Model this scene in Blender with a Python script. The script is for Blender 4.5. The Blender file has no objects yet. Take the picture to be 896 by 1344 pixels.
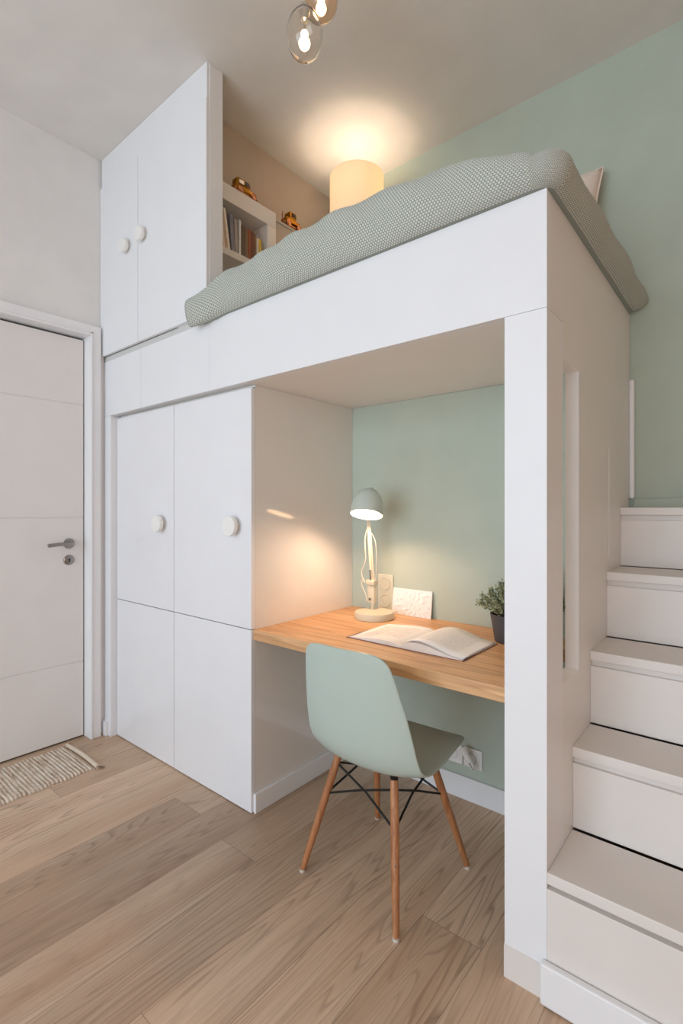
import bpy, bmesh, math, random
from mathutils import Vector, Matrix
C = bpy.context.scene.collection
R = math.radians
random.seed(7)

# ------------------------------------------------------------------ measures
YF = 1.282      # front face of the loft frame
YC = 1.315      # face of the cabinet doors
XD = -2.750     # wall with the door
XN = -1.555     # cabinet side, left wall of the desk niche
XP1, XP2 = -0.507, -0.400   # post left / right
YB = 1.966      # green wall behind the desk
YG = 2.337      # green wall above the bed
ZC = 3.114      # ceiling
ZT = 2.017      # top of the loft frame
ZF = 1.722      # underside of the fascia
XR = -2.004     # taupe wall beside the bed
XW = -1.785     # right end of the wall cupboard
XRW = 0.80      # right wall
YBK = -2.70     # wall behind the camera

# ------------------------------------------------------------------ materials
def nodes(name):
    m = bpy.data.materials.new(name); m.use_nodes = True
    nt = m.node_tree; b = nt.nodes['Principled BSDF']
    return m, nt, b
def lin(c):
    return tuple((x/12.92 if x <= .04045 else ((x+.055)/1.055)**2.4) for x in (v/255 for v in c)) + (1,)
def N(nt, t, **k):
    n = nt.nodes.new(t)
    for a, v in k.items():
        if a in n.inputs: n.inputs[a].default_value = v
        else: setattr(n, a, v)
    return n
def math_n(nt, op, a, b=None):
    n = nt.nodes.new('ShaderNodeMath'); n.operation = op
    for i, v in enumerate((a, b)):
        if v is None: continue
        if hasattr(v, 'is_linked'): nt.links.new(v, n.inputs[i])
        else: n.inputs[i].default_value = v
    return n.outputs[0]
def ramp(nt, fac, stops, interp='LINEAR'):
    r = nt.nodes.new('ShaderNodeValToRGB')
    while len(r.color_ramp.elements) < len(stops): r.color_ramp.elements.new(.5)
    for e, (p, c) in zip(r.color_ramp.elements, stops):
        e.position = p; e.color = c
    nt.links.new(fac, r.inputs[0]); r.color_ramp.interpolation = interp; return r.outputs[0]
def mixc(nt, fac, a, b, mode='MIX'):
    n = nt.nodes.new('ShaderNodeMix'); n.data_type = 'RGBA'; n.blend_type = mode
    for s, v in ((0, fac), (6, a), (7, b)):
        if hasattr(v, 'is_linked'): nt.links.new(v, n.inputs[s])
        else: n.inputs[s].default_value = v
    return n.outputs[2]
def bump(nt, b, h, strength=.2, dist=.01):
    n = N(nt, 'ShaderNodeBump', Strength=strength, Distance=dist)
    nt.links.new(h, n.inputs['Height']); nt.links.new(n.outputs[0], b.inputs['Normal'])
def simple(name, col, rough=.5, metal=0, var=.03, nscale=6, bmp=0, bscale=200, coat=0, spec=.5):
    m, nt, b = nodes(name)
    b.inputs['Roughness'].default_value = rough; b.inputs['Metallic'].default_value = metal
    b.inputs['Coat Weight'].default_value = coat; b.inputs['Coat Roughness'].default_value = .06
    b.inputs['Specular IOR Level'].default_value = spec
    tc = N(nt, 'ShaderNodeTexCoord'); n = N(nt, 'ShaderNodeTexNoise', Scale=nscale, Detail=3.0)
    nt.links.new(tc.outputs['Object'], n.inputs['Vector'])
    c = lin(col)
    lo = tuple(v*(1-var) for v in c[:3])+(1,); hi = tuple(min(1, v*(1+var)) for v in c[:3])+(1,)
    nt.links.new(ramp(nt, n.outputs['Fac'], [(.3, lo), (.7, hi)]), b.inputs['Base Color'])
    if bmp:
        n2 = N(nt, 'ShaderNodeTexNoise', Scale=bscale, Detail=2.0)
        nt.links.new(tc.outputs['Object'], n2.inputs['Vector'])
        bump(nt, b, n2.outputs['Fac'], bmp, .002)
    return m
def emit(name, col, strength):
    m, nt, b = nodes(name)
    b.inputs['Base Color'].default_value = lin(col)
    b.inputs['Emission Color'].default_value = lin(col); b.inputs['Emission Strength'].default_value = strength
    return m

def wood_floor():
    m, nt, b = nodes('oak_floor')
    tc = N(nt, 'ShaderNodeTexCoord'); sx = N(nt, 'ShaderNodeSeparateXYZ')
    nt.links.new(tc.outputs['Object'], sx.inputs[0])
    W, L = .187, 1.9
    u = math_n(nt, 'DIVIDE', math_n(nt, 'ADD', sx.outputs[0], 1.334+W*20), W)
    iu = math_n(nt, 'FLOOR', u); fu = math_n(nt, 'FRACT', u)
    wn = N(nt, 'ShaderNodeTexWhiteNoise', noise_dimensions='1D'); nt.links.new(iu, wn.inputs['W'])
    v = math_n(nt, 'ADD', math_n(nt, 'DIVIDE', sx.outputs[1], L), math_n(nt, 'MULTIPLY', wn.outputs[0], 5.3))
    iv = math_n(nt, 'FLOOR', v); fv = math_n(nt, 'FRACT', v)
    wn2 = N(nt, 'ShaderNodeTexWhiteNoise', noise_dimensions='2D')
    cb = N(nt, 'ShaderNodeCombineXYZ'); nt.links.new(iu, cb.inputs[0]); nt.links.new(iv, cb.inputs[1])
    nt.links.new(cb.outputs[0], wn2.inputs['Vector'])
    rnd = wn2.outputs[0]
    def coords(ax, ay):
        c = N(nt, 'ShaderNodeCombineXYZ')
        nt.links.new(math_n(nt, 'MULTIPLY', sx.outputs[0], ax), c.inputs[0])
        nt.links.new(math_n(nt, 'MULTIPLY', sx.outputs[1], ay), c.inputs[1])
        nt.links.new(math_n(nt, 'MULTIPLY', rnd, 43.0), c.inputs[2])
        return c.outputs[0]
    n1 = N(nt, 'ShaderNodeTexNoise', Scale=1.0, Detail=2.0, Roughness=.4, Distortion=.15)
    nt.links.new(coords(8.0, .55), n1.inputs['Vector'])
    ring = math_n(nt, 'FRACT', math_n(nt, 'MULTIPLY', n1.outputs['Fac'], 26.0))
    ringc = ramp(nt, ring, [(0, (0, 0, 0, 1)), (.60, (.12, .12, .12, 1)), (.86, (1, 1, 1, 1)), (1.0, (0, 0, 0, 1))])
    n2 = N(nt, 'ShaderNodeTexNoise', Scale=1.0, Detail=5.0, Roughness=.65)
    nt.links.new(coords(160, 5), n2.inputs['Vector'])
    n3 = N(nt, 'ShaderNodeTexNoise', Scale=1.0, Detail=3.0)
    nt.links.new(coords(9, 1.0), n3.inputs['Vector'])
    base = ramp(nt, n3.outputs['Fac'], [(.28, lin(FLOOR_LO)), (.72, lin(FLOOR_HI))])
    tone = ramp(nt, rnd, [(0, (.90, .885, .86, 1)), (1, (1.07, 1.07, 1.07, 1))])
    base = mixc(nt, 1.0, base, tone, 'MULTIPLY')
    row = ramp(nt, math_n(nt, 'DIVIDE', math_n(nt, 'ADD', iu, -14.0+.5), 12.0), [((k+.0)/12, (v, v*.975, v*.94, 1)) for k, v in ((0, 1.0), (3, .77), (4, .70), (5, .77), (6, .78), (7, .92), (8, 1.0))], 'CONSTANT')  # near-left plank columns coloured darker, painting in the falloff of light
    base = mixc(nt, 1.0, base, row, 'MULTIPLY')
    n4 = N(nt, 'ShaderNodeTexNoise', Scale=1.0, Detail=1.0); nt.links.new(coords(4, .8), n4.inputs['Vector'])
    amt = ramp(nt, n4.outputs['Fac'], [(.35, (.08, .08, .08, 1)), (.65, (.55, .55, .55, 1))])
    rm = math_n(nt, 'MULTIPLY', ringc, amt)
    base = mixc(nt, rm, base, lin((112, 82, 60)))
    fine = ramp(nt, n2.outputs['Fac'], [(.3, (.86, .85, .83, 1)), (.62, (1.03, 1.03, 1.03, 1))])
    base = mixc(nt, 1.0, base, fine, 'MULTIPLY')
    e1 = math_n(nt, 'LESS_THAN', math_n(nt, 'MINIMUM', fu, math_n(nt, 'SUBTRACT', 1.0, fu)), .007)
    e2 = math_n(nt, 'LESS_THAN', math_n(nt, 'MINIMUM', fv, math_n(nt, 'SUBTRACT', 1.0, fv)), .0006)
    seam = math_n(nt, 'MAXIMUM', e1, e2)
    base = mixc(nt, math_n(nt, 'MULTIPLY', seam, .45), base, lin((80, 58, 42)))
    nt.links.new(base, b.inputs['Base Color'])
    b.inputs['Roughness'].default_value = .5
    h = math_n(nt, 'SUBTRACT', math_n(nt, 'MULTIPLY', n2.outputs['Fac'], .4), math_n(nt, 'MAXIMUM', seam, math_n(nt, 'MULTIPLY', rm, .7)))
    bump(nt, b, h, .25, .002)
    return m
def wood(name, lo, hi, dark, ax, scale=1.0, rough=.45, ring=9.0):
    """timber with its grain along axis ax (0 x, 1 y, 2 z)"""
    m, nt, b = nodes(name)
    tc = N(nt, 'ShaderNodeTexCoord'); mp = N(nt, 'ShaderNodeMapping')
    nt.links.new(tc.outputs['Object'], mp.inputs[0])
    s = [22*scale]*3; s[ax] = 1.3*scale; mp.inputs['Scale'].default_value = s
    n1 = N(nt, 'ShaderNodeTexNoise', Scale=.55, Detail=2.0, Distortion=.3); nt.links.new(mp.outputs[0], n1.inputs['Vector'])
    r = math_n(nt, 'FRACT', math_n(nt, 'MULTIPLY', n1.outputs['Fac'], ring))
    rc = ramp(nt, r, [(0, (0, 0, 0, 1)), (.8, (.55, .55, .55, 1)), (1, (0, 0, 0, 1))])
    n2 = N(nt, 'ShaderNodeTexNoise', Scale=6.0, Detail=4.0); nt.links.new(mp.outputs[0], n2.inputs['Vector'])
    base = ramp(nt, n1.outputs['Fac'], [(.35, lin(lo)), (.65, lin(hi))])
    base = mixc(nt, rc, base, lin(dark))
    f = ramp(nt, n2.outputs['Fac'], [(.3, (.88, .86, .84, 1)), (.65, (1.04, 1.04, 1.04, 1))])
    base = mixc(nt, 1.0, base, f, 'MULTIPLY')
    nt.links.new(base, b.inputs['Base Color']); b.inputs['Roughness'].default_value = rough
    bump(nt, b, n2.outputs['Fac'], .08, .002)
    return m
def knit():
    m, nt, b = nodes('sage_knit')
    uv = N(nt, 'ShaderNodeUVMap', uv_map='UVMap'); sx = N(nt, 'ShaderNodeSeparateXYZ'); nt.links.new(uv.outputs[0], sx.inputs[0])
    nz = N(nt, 'ShaderNodeTexNoise', Scale=14.0, Detail=2.0); nt.links.new(uv.outputs[0], nz.inputs['Vector'])
    wob = math_n(nt, 'MULTIPLY', math_n(nt, 'SUBTRACT', nz.outputs['Fac'], .5), 3.0)
    row = math_n(nt, 'FLOOR', math_n(nt, 'DIVIDE', sx.outputs[1], .0070))
    sh = math_n(nt, 'MULTIPLY', math_n(nt, 'MODULO', row, 2.0), math.pi)
    a = math_n(nt, 'SINE', math_n(nt, 'ADD', math_n(nt, 'ADD', math_n(nt, 'MULTIPLY', sx.outputs[0], math.pi/.0047), wob), sh))
    c = math_n(nt, 'ABSOLUTE', math_n(nt, 'SINE', math_n(nt, 'MULTIPLY', sx.outputs[1], math.pi/0.0070)))
    h = math_n(nt, 'MULTIPLY', math_n(nt, 'ADD', math_n(nt, 'MULTIPLY', a, .5), .5), c)
    n2 = N(nt, 'ShaderNodeTexNoise', Scale=500.0, Detail=2.0); nt.links.new(uv.outputs[0], n2.inputs['Vector'])
    col = ramp(nt, h, [(0, lin(KNIT_LO)), (.55, lin(KNIT_HI))])  # shade of the stitch hollows put into the colour as a darker tone
    fz = ramp(nt, n2.outputs['Fac'], [(.3, (.88, .88, .88, 1)), (.7, (1.05, 1.05, 1.05, 1))])
    nt.links.new(mixc(nt, 1.0, col, fz, 'MULTIPLY'), b.inputs['Base Color'])
    b.inputs['Roughness'].default_value = .95; b.inputs['Sheen Weight'].default_value = .25
    b.inputs['Specular IOR Level'].default_value = .15
    bump(nt, b, h, .6, .004)
    return m
def rag_rug():
    m, nt, b = nodes('rag_rug')
    tc = N(nt, 'ShaderNodeTexCoord'); sx = N(nt, 'ShaderNodeSeparateXYZ'); nt.links.new(tc.outputs['Object'], sx.inputs[0])
    mp = N(nt, 'ShaderNodeMapping'); mp.inputs['Scale'].default_value = (9, 75, 1); nt.links.new(tc.outputs['Object'], mp.inputs[0])
    n = N(nt, 'ShaderNodeTexNoise', Scale=1.0, Detail=4.0, Roughness=.7); nt.links.new(mp.outputs[0], n.inputs['Vector'])
    n2 = N(nt, 'ShaderNodeTexNoise', Scale=120.0, Detail=2.0); nt.links.new(tc.outputs['Object'], n2.inputs['Vector'])
    f = math_n(nt, 'ADD', math_n(nt, 'MULTIPLY', n.outputs['Fac'], .7), math_n(nt, 'MULTIPLY', n2.outputs['Fac'], .3))
    col = ramp(nt, f, [(.33, lin((150, 116, 92))), (.45, lin((208, 184, 162))), (.56, lin((232, 216, 198))), (.7, lin((240, 230, 216)))])
    nt.links.new(col, b.inputs['Base Color']); b.inputs['Roughness'].default_value = .95
    wv = math_n(nt, 'SINE', math_n(nt, 'MULTIPLY', sx.outputs[1], 2*math.pi/.016))
    bump(nt, b, math_n(nt, 'ADD', wv, math_n(nt, 'MULTIPLY', n2.outputs['Fac'], 2.0)), .8, .004)
    return m
def page_print(name, block, pict=None):
    """paper with faint lines of set type inside a block (object coordinates)"""
    m, nt, b = nodes(name)
    tc = N(nt, 'ShaderNodeTexCoord'); sx = N(nt, 'ShaderNodeSeparateXYZ'); nt.links.new(tc.outputs['Object'], sx.inputs[0])
    x0, x1, y0, y1 = block
    ins = math_n(nt, 'MULTIPLY', math_n(nt, 'MULTIPLY', math_n(nt, 'GREATER_THAN', sx.outputs[0], x0), math_n(nt, 'LESS_THAN', sx.outputs[0], x1)),
                 math_n(nt, 'MULTIPLY', math_n(nt, 'GREATER_THAN', sx.outputs[1], y0), math_n(nt, 'LESS_THAN', sx.outputs[1], y1)))
    ln = math_n(nt, 'GREATER_THAN', math_n(nt, 'FRACT', math_n(nt, 'DIVIDE', sx.outputs[1], .0075)), .55)
    mp = N(nt, 'ShaderNodeMapping'); mp.inputs['Scale'].default_value = (420, 134, 1); nt.links.new(tc.outputs['Object'], mp.inputs[0])
    n = N(nt, 'ShaderNodeTexNoise', Scale=1.0, Detail=1.0); nt.links.new(mp.outputs[0], n.inputs['Vector'])
    t = math_n(nt, 'MULTIPLY', math_n(nt, 'MULTIPLY', ins, ln), math_n(nt, 'GREATER_THAN', n.outputs['Fac'], .44))
    col = mixc(nt, math_n(nt, 'MULTIPLY', t, .38), lin((250, 245, 241)), lin((120, 112, 110)))
    if pict:
        px0, px1, py0, py1 = pict
        np_ = N(nt, 'ShaderNodeTexNoise', Scale=26.0, Detail=3.0, Distortion=1.0); nt.links.new(tc.outputs['Object'], np_.inputs['Vector'])
        pin = math_n(nt, 'MULTIPLY', math_n(nt, 'MULTIPLY', math_n(nt, 'GREATER_THAN', sx.outputs[0], px0), math_n(nt, 'LESS_THAN', sx.outputs[0], px1)),
                     math_n(nt, 'MULTIPLY', math_n(nt, 'GREATER_THAN', sx.outputs[1], py0), math_n(nt, 'LESS_THAN', sx.outputs[1], py1)))
        pc = ramp(nt, np_.outputs['Fac'], [(.3, lin((196, 150, 140))), (.5, lin((236, 224, 216))), (.72, lin((150, 160, 170)))])
        col = mixc(nt, math_n(nt, 'MULTIPLY', pin, .45), col, pc)
    nt.links.new(col, b.inputs['Base Color']); b.inputs['Roughness'].default_value = .45
    return m
def shade_cloth():
    m = bpy.data.materials.new('cream_shade'); m.use_nodes = True; nt = m.node_tree; nt.nodes.clear()
    o = N(nt, 'ShaderNodeOutputMaterial'); d = N(nt, 'ShaderNodeBsdfDiffuse', Color=lin((248, 240, 226))); t = N(nt, 'ShaderNodeBsdfTranslucent', Color=lin((252, 240, 218)))
    mx = N(nt, 'ShaderNodeMixShader', Fac=.5); nt.links.new(d.outputs[0], mx.inputs[1]); nt.links.new(t.outputs[0], mx.inputs[2]); nt.links.new(mx.outputs[0], o.inputs[0])
    return m
def clear_pane():
    m = bpy.data.materials.new('window_glass'); m.use_nodes = True; nt = m.node_tree; nt.nodes.clear()
    o = N(nt, 'ShaderNodeOutputMaterial'); d = N(nt, 'ShaderNodeBsdfTransparent'); t = N(nt, 'ShaderNodeBsdfGlossy', Roughness=.02)
    mx = N(nt, 'ShaderNodeMixShader', Fac=.05); nt.links.new(d.outputs[0], mx.inputs[1]); nt.links.new(t.outputs[0], mx.inputs[2]); nt.links.new(mx.outputs[0], o.inputs[0])
    return m
def glass(name, col=(255, 250, 244)):
    m, nt, b = nodes(name)
    b.inputs['Base Color'].default_value = lin(col); b.inputs['Roughness'].default_value = .0
    b.inputs['Transmission Weight'].default_value = 1; b.inputs['IOR'].default_value = 1.45
    return m
def leaf_mat(name, lo, hi):
    m, nt, b = nodes(name)
    tc = N(nt, 'ShaderNodeTexCoord'); n = N(nt, 'ShaderNodeTexNoise', Scale=70.0, Detail=1.0); nt.links.new(tc.outputs['Object'], n.inputs['Vector'])
    nt.links.new(ramp(nt, n.outputs['Fac'], [(.32, lin(lo)), (.66, lin(hi))]), b.inputs['Base Color']); b.inputs['Roughness'].default_value = .6
    return m

FLOOR_LO, FLOOR_HI = (202, 171, 146), (226, 201, 178)
KNIT_LO, KNIT_HI = (146, 152, 143), (222, 224, 215)
M = dict(
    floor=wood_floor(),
    wall=simple('white_wall', (228, 226, 224), .8, bmp=.05),
    warmwall=simple('warm_beige_wall', (242, 204, 176), .8),
    ceiling=simple('ceiling_paint', (224, 220, 215), .85),
    green=simple('mint_wall', (180, 190, 176), .7, bmp=.05),
    taupe=simple('taupe_wall', (186, 172, 158), .75, bmp=.05),
    gloss=simple('gloss_white_front', (236, 236, 239), .22, var=.01, coat=.6),
    satin=simple('satin_white_board', (234, 234, 236), .42, var=.01),
    side=simple('satin_white_side', (232, 230, 228), .4, var=.01),
    niche=simple('gloss_cabinet_side', (232, 228, 224), .10, var=.01, coat=1),
    stair=simple('white_stair', (226, 219, 213), .38, var=.015),
    rail=simple('grey_white_rail', (206, 205, 202), .5, var=.01),
    gap=simple('gap_shade', (70, 62, 55), .9),  # dark colour painted in for the shade inside narrow gaps
    trim=simple('white_trim', (236, 235, 236), .35, var=.01),
    door=simple('door_leaf_white', (230, 226, 223), .4, var=.015),
    knobw=simple('knob_white', (240, 238, 234), .3, var=.01),
    steel=simple('brushed_steel', (156, 152, 149), .3, 1.0),
    black=simple('black_wire', (16, 16, 17), .4),
    hole=simple('keyhole_black', (8, 8, 8), .9),
    desk=wood('oak_worktop', (214, 163, 112), (232, 187, 139), (174, 121, 77), 0, 1.0, .4, 7),
    leg=wood('beech_leg', (176, 118, 76), (196, 138, 94), (140, 86, 50), 2, 2.0, .42, 5),
    shell=simple('mint_shell', (182, 197, 188), .38, var=.01),
    knit=knit(), rug=rag_rug(),
    plate=simple('pale_plate', (212, 212, 194), .45, var=.01),
    cream=simple('cream_enamel', (216, 206, 182), .4, var=.01),
    lampgreen=simple('sage_enamel', (198, 206, 196), .35, var=.01),
    inner=simple('shade_inner_white', (250, 246, 238), .5),
    cordm=simple('cable_pale', (214, 206, 190), .5),
    bulb=emit('bulb_warm', (255, 226, 180), 12),
    filament=emit('pendant_filament', (255, 232, 200), 40),
    shade=shade_cloth(),
    glassm=glass('clear_glass'),
    glass_warm=glass('warm_reflection_glass', (253, 234, 214)),  # clear glass tinted peach to paint in warm reflections
    pane=clear_pane(),
    paper=simple('paper', (242, 238, 234), .6, var=.01),
    pageL=page_print('page_pictures', (-.2, -.14, -.10, .04), (-.20, -.04, -.06, .10)),
    pageR=page_print('page_text', (.035, .195, -.085, .10)),
    cover=simple('magazine_cover', (150, 96, 84), .3, var=.3, nscale=30),
    plaster=simple('white_plaster', (242, 238, 234), .8, bmp=.2, bscale=60),
    pot=simple('charcoal_pot', (74, 68, 66), .75, var=.1, nscale=25, bmp=.15),
    soil=simple('soil', (44, 34, 26), .95, var=.3, nscale=80),
    leafa=leaf_mat('thyme_leaf', (84, 92, 60), (186, 190, 150)),
    leafb=leaf_mat('dark_leaf', (34, 50, 34), (88, 108, 76)),
    stem=simple('plant_stem', (96, 84, 58), .8),
    pillow=simple('blush_pillow', (232, 214, 202), .9, bmp=.3, bscale=300),
    brass=simple('aged_brass', (170, 118, 40), .3, 1.0, var=.15, nscale=40),
    bronze=simple('rose_bronze', (186, 130, 100), .28, 1.0, var=.1, nscale=40),
    smoke=simple('tinted_window', (46, 30, 18), .15),
    silver=simple('plate_silver', (210, 204, 196), .25, 1.0),
    socket=simple('socket_plastic', (238, 236, 233), .35, var=.01),
    felt=simple('foot_glide', (206, 200, 192), .7),
)

# ------------------------------------------------------------------ geometry helpers (all in world space)
def box(bm, x0, x1, y0, y1, z0, z1, bev=0, seg=2):
    r = bmesh.ops.create_cube(bm, size=1)
    for v in r['verts']:
        v.co = Vector((x0+(v.co.x+.5)*(x1-x0), y0+(v.co.y+.5)*(y1-y0), z0+(v.co.z+.5)*(z1-z0)))
    if bev:
        es = {e for v in r['verts'] for e in v.link_edges}
        bmesh.ops.bevel(bm, geom=list(es), offset=bev, segments=seg, profile=.5, affect='EDGES')
    return bm
def B(*a, **k):
    bm = bmesh.new(); box(bm, *a, **k); return bm
def lathe(bm, prof, center=(0, 0, 0), axis=Vector((0, 0, 1)), n=40, closed=False):
    """prof: list of (radius, height) along axis"""
    q = Vector((0, 0, 1)).rotation_difference(Vector(axis).normalized()); c = Vector(center)
    rings = []
    for r, h in prof:
        if r < 1e-6:
            rings.append([bm.verts.new(c + q @ Vector((0, 0, h)))])
        else:
            rings.append([bm.verts.new(c + q @ Vector((r*math.cos(2*math.pi*i/n), r*math.sin(2*math.pi*i/n), h))) for i in range(n)])
    for a, b in zip(rings, rings[1:]):
        for i in range(n):
            j = (i+1) % n
            if len(a) == 1 and len(b) == 1: continue
            if len(a) == 1: bm.faces.new((a[0], b[j], b[i]))
            elif len(b) == 1: bm.faces.new((a[i], a[j], b[0]))
            else: bm.faces.new((a[i], a[j], b[j], b[i]))
    return bm
def tube(bm, pts, rad, n=10, caps=True):
    pts = [Vector(p) for p in pts]; rads = rad if isinstance(rad, (list, tuple)) else [rad]*len(pts)
    rings = []; up = None
    for i, p in enumerate(pts):
        d = (pts[min(i+1, len(pts)-1)]-pts[max(i-1, 0)]).normalized()
        if up is None:
            up = Vector((0, 0, 1)) if abs(d.z) < .9 else Vector((1, 0, 0))
        s = d.cross(up).normalized(); up = s.cross(d).normalized()
        rings.append([bm.verts.new(p + rads[i]*(s*math.cos(2*math.pi*k/n)+up*math.sin(2*math.pi*k/n))) for k in range(n)])
    for a, b in zip(rings, rings[1:]):
        for k in range(n):
            bm.faces.new((a[k], a[(k+1) % n], b[(k+1) % n], b[k]))
    if caps:
        bm.faces.new(rings[0][::-1]); bm.faces.new(rings[-1])
    return bm
def spline(pts, n=8):
    pts = [Vector(p) for p in pts]; out = []
    P = [pts[0]*2-pts[1]] + pts + [pts[-1]*2-pts[-2]]
    for i in range(1, len(P)-2):
        a, b, c, d = P[i-1], P[i], P[i+1], P[i+2]
        for k in range(n):
            t = k/n
            out.append(.5*((2*b)+(c-a)*t+(2*a-5*b+4*c-d)*t*t+(3*b-a-3*c+d)*t**3))
    out.append(pts[-1]); return out
def grid(bm, f, nu, nv, closed_u=False, uvf=None):
    vs = [[bm.verts.new(f(i/(nu if closed_u else nu-1), j/(nv-1))) for j in range(nv)] for i in range(nu)]
    lay = bm.loops.layers.uv.verify() if uvf else None
    for i in range(nu if closed_u else nu-1):
        for j in range(nv-1):
            i2 = (i+1) % nu
            fc = bm.faces.new((vs[i][j], vs[i2][j], vs[i2][j+1], vs[i][j+1]))
            if lay:
                for l, (a, b) in zip(fc.loops, ((i, j), (i+1, j), (i+1, j+1), (i, j+1))):
                    l[lay].uv = uvf(a/(nu if closed_u else nu-1), b/(nv-1))
    return vs
def wl(o):
    v = Vector((0, 0, 0))
    while o: v += o.location; o = o.parent
    return v
def obj(name, bm, mat, parent=None, loc=None, smooth=None, sub=0, solid=0, label=None):
    """one mesh object; bm is in world space, loc is the object's origin"""
    w = Vector(loc) if loc is not None else (wl(parent) if parent else Vector((0, 0, 0)))
    bmesh.ops.translate(bm, verts=bm.verts, vec=-w)
    bmesh.ops.recalc_face_normals(bm, faces=bm.faces)
    me = bpy.data.meshes.new(name); bm.to_mesh(me); bm.free()
    o = bpy.data.objects.new(name, me); C.objects.link(o)
    me.materials.append(M[mat] if isinstance(mat, str) else mat)
    if parent: o.parent = parent; o.location = w - wl(parent)
    else: o.location = w
    if smooth:
        for p in me.polygons: p.use_smooth = True
        if smooth != 180: me.set_sharp_from_angle(angle=R(smooth))
    if solid:
        md = o.modifiers.new('thick', 'SOLIDIFY'); md.thickness = solid; md.offset = 0; md.use_rim = True
    if sub:
        md = o.modifiers.new('soft', 'SUBSURF'); md.levels = sub; md.render_levels = sub
    if label: o['label'] = label
    return o
def tag(o, label, cat, group=None):
    o['label'] = label; o['category'] = cat
    if group: o['group'] = group
    return o
def thing(name, label, cat, loc, group=None):
    o = bpy.data.objects.new(name, None); C.objects.link(o); o.location = loc; o.empty_display_size = .1
    return tag(o, label, cat, group)
def struct(name, bm, mat, parent=None, **k):
    o = obj(name, bm, mat, parent, **k)
    if not parent: o['kind'] = 'structure'
    return o
def rotz(bm, ang, c):
    bmesh.ops.rotate(bm, verts=bm.verts, cent=Vector(c), matrix=Matrix.Rotation(ang, 3, 'Z')); return bm

# ------------------------------------------------------------------ the room
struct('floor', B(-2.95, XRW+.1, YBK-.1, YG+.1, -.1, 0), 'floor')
struct('ceiling', B(-2.95, XRW+.1, YBK-.1, YG+.1, ZC, ZC+.1), 'ceiling')
LEAF_X = -2.785; DY1 = 1.198; DY0 = DY1-.93; DZ = 2.128      # door leaf
b = bmesh.new()                                              # wall with the doorway cut out
box(b, -2.90, XD, YBK, DY0-.02, 0, ZC); box(b, -2.90, XD, DY1+.004, YG, 0, ZC); box(b, -2.90, XD, DY0-.02, DY1+.004, DZ+.014, ZC)
struct('wall_left', b, 'wall')
struct('wall_back', B(XD, XRW, YG, YG+.1, 0, ZC), 'green')
struct('wall_niche', B(XN+.0, XP2-.038, YB, YB+.05, 0, ZF-.001), 'green')
struct('wall_right', B(XRW, XRW+.1, YBK, YG, 0, ZC), 'warmwall')
struct('wall_alcove', B(XR-.02, XR, 1.352, YG, ZT, ZC), 'taupe')
WX0, WX1, WZ0, WZ1 = -2.30, 0.62, .12, 2.80
b = bmesh.new()
box(b, XD, WX0, YBK-.1, YBK, 0, ZC); box(b, WX1, XRW, YBK-.1, YBK, 0, ZC); box(b, WX0, WX1, YBK-.1, YBK, 0, WZ0); box(b, WX0, WX1, YBK-.1, YBK, WZ1, ZC)
struct('wall_front', b, 'warmwall')
b = bmesh.new()
for x0, x1 in ((WX0, WX0+.06), (WX1-.06, WX1), ((WX0+WX1)/2-.03, (WX0+WX1)/2+.03)): box(b, x0, x1, YBK-.08, YBK-.02, WZ0, WZ1)
for z0, z1 in ((WZ0, WZ0+.06), (WZ1-.06, WZ1)): box(b, WX0, WX1, YBK-.08, YBK-.02, z0, z1)
w1 = struct('window_1', b, 'trim')
obj('pane', B(WX0+.05, WX1-.05, YBK-.053, YBK-.047, WZ0+.05, WZ1-.05), 'pane', w1)

# door: leaf with three fine grooves, lever handle and keyhole rose
b = bmesh.new()
gz = [0.006, .405, 1.175, 1.777, DZ]          # groove heights
for z0, z1 in zip(gz, gz[1:]): box(b, LEAF_X-.04, LEAF_X, DY0, DY1-.004, z0+.002, z1-.002, bev=.0025, seg=1)
box(b, LEAF_X-.038, LEAF_X-.004, DY0, DY1-.006, .008, DZ-.003)
door = struct('door_1', b, 'door')
hy = 1.12; hz = 1.04
lp = spline([(LEAF_X+.012, hy, hz), (LEAF_X+.05, hy, hz), (LEAF_X+.058, hy-.012, hz), (LEAF_X+.058, hy-.06, hz+.001), (LEAF_X+.054, hy-.12, hz-.004)], 6)
b = bmesh.new(); lathe(b, [(0, .009), (.0255, .009), (.027, .006), (.027, 0)], (LEAF_X, hy, hz), (1, 0, 0))
tube(b, lp, [.0095]*len(lp), 12)
obj('door_handle', b, 'steel', door, smooth=40, label='brushed steel lever handle on a round rose')
b = bmesh.new(); lathe(b, [(0, .007), (.023, .007), (.0255, .005), (.027, .0)], (LEAF_X, hy, hz-.087), (1, 0, 0))
kh = obj('keyhole_rose', b, 'steel', door, smooth=40, label='round steel keyhole plate')
b = bmesh.new(); lathe(b, [(0, .0082), (.0045, .0082), (.0045, .006)], (LEAF_X, hy, hz-.083), (1, 0, 0), 16)
box(b, LEAF_X+.006, LEAF_X+.0082, hy-.003, hy+.003, hz-.097, hz-.083)
obj('keyhole', b, 'hole', kh)
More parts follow.
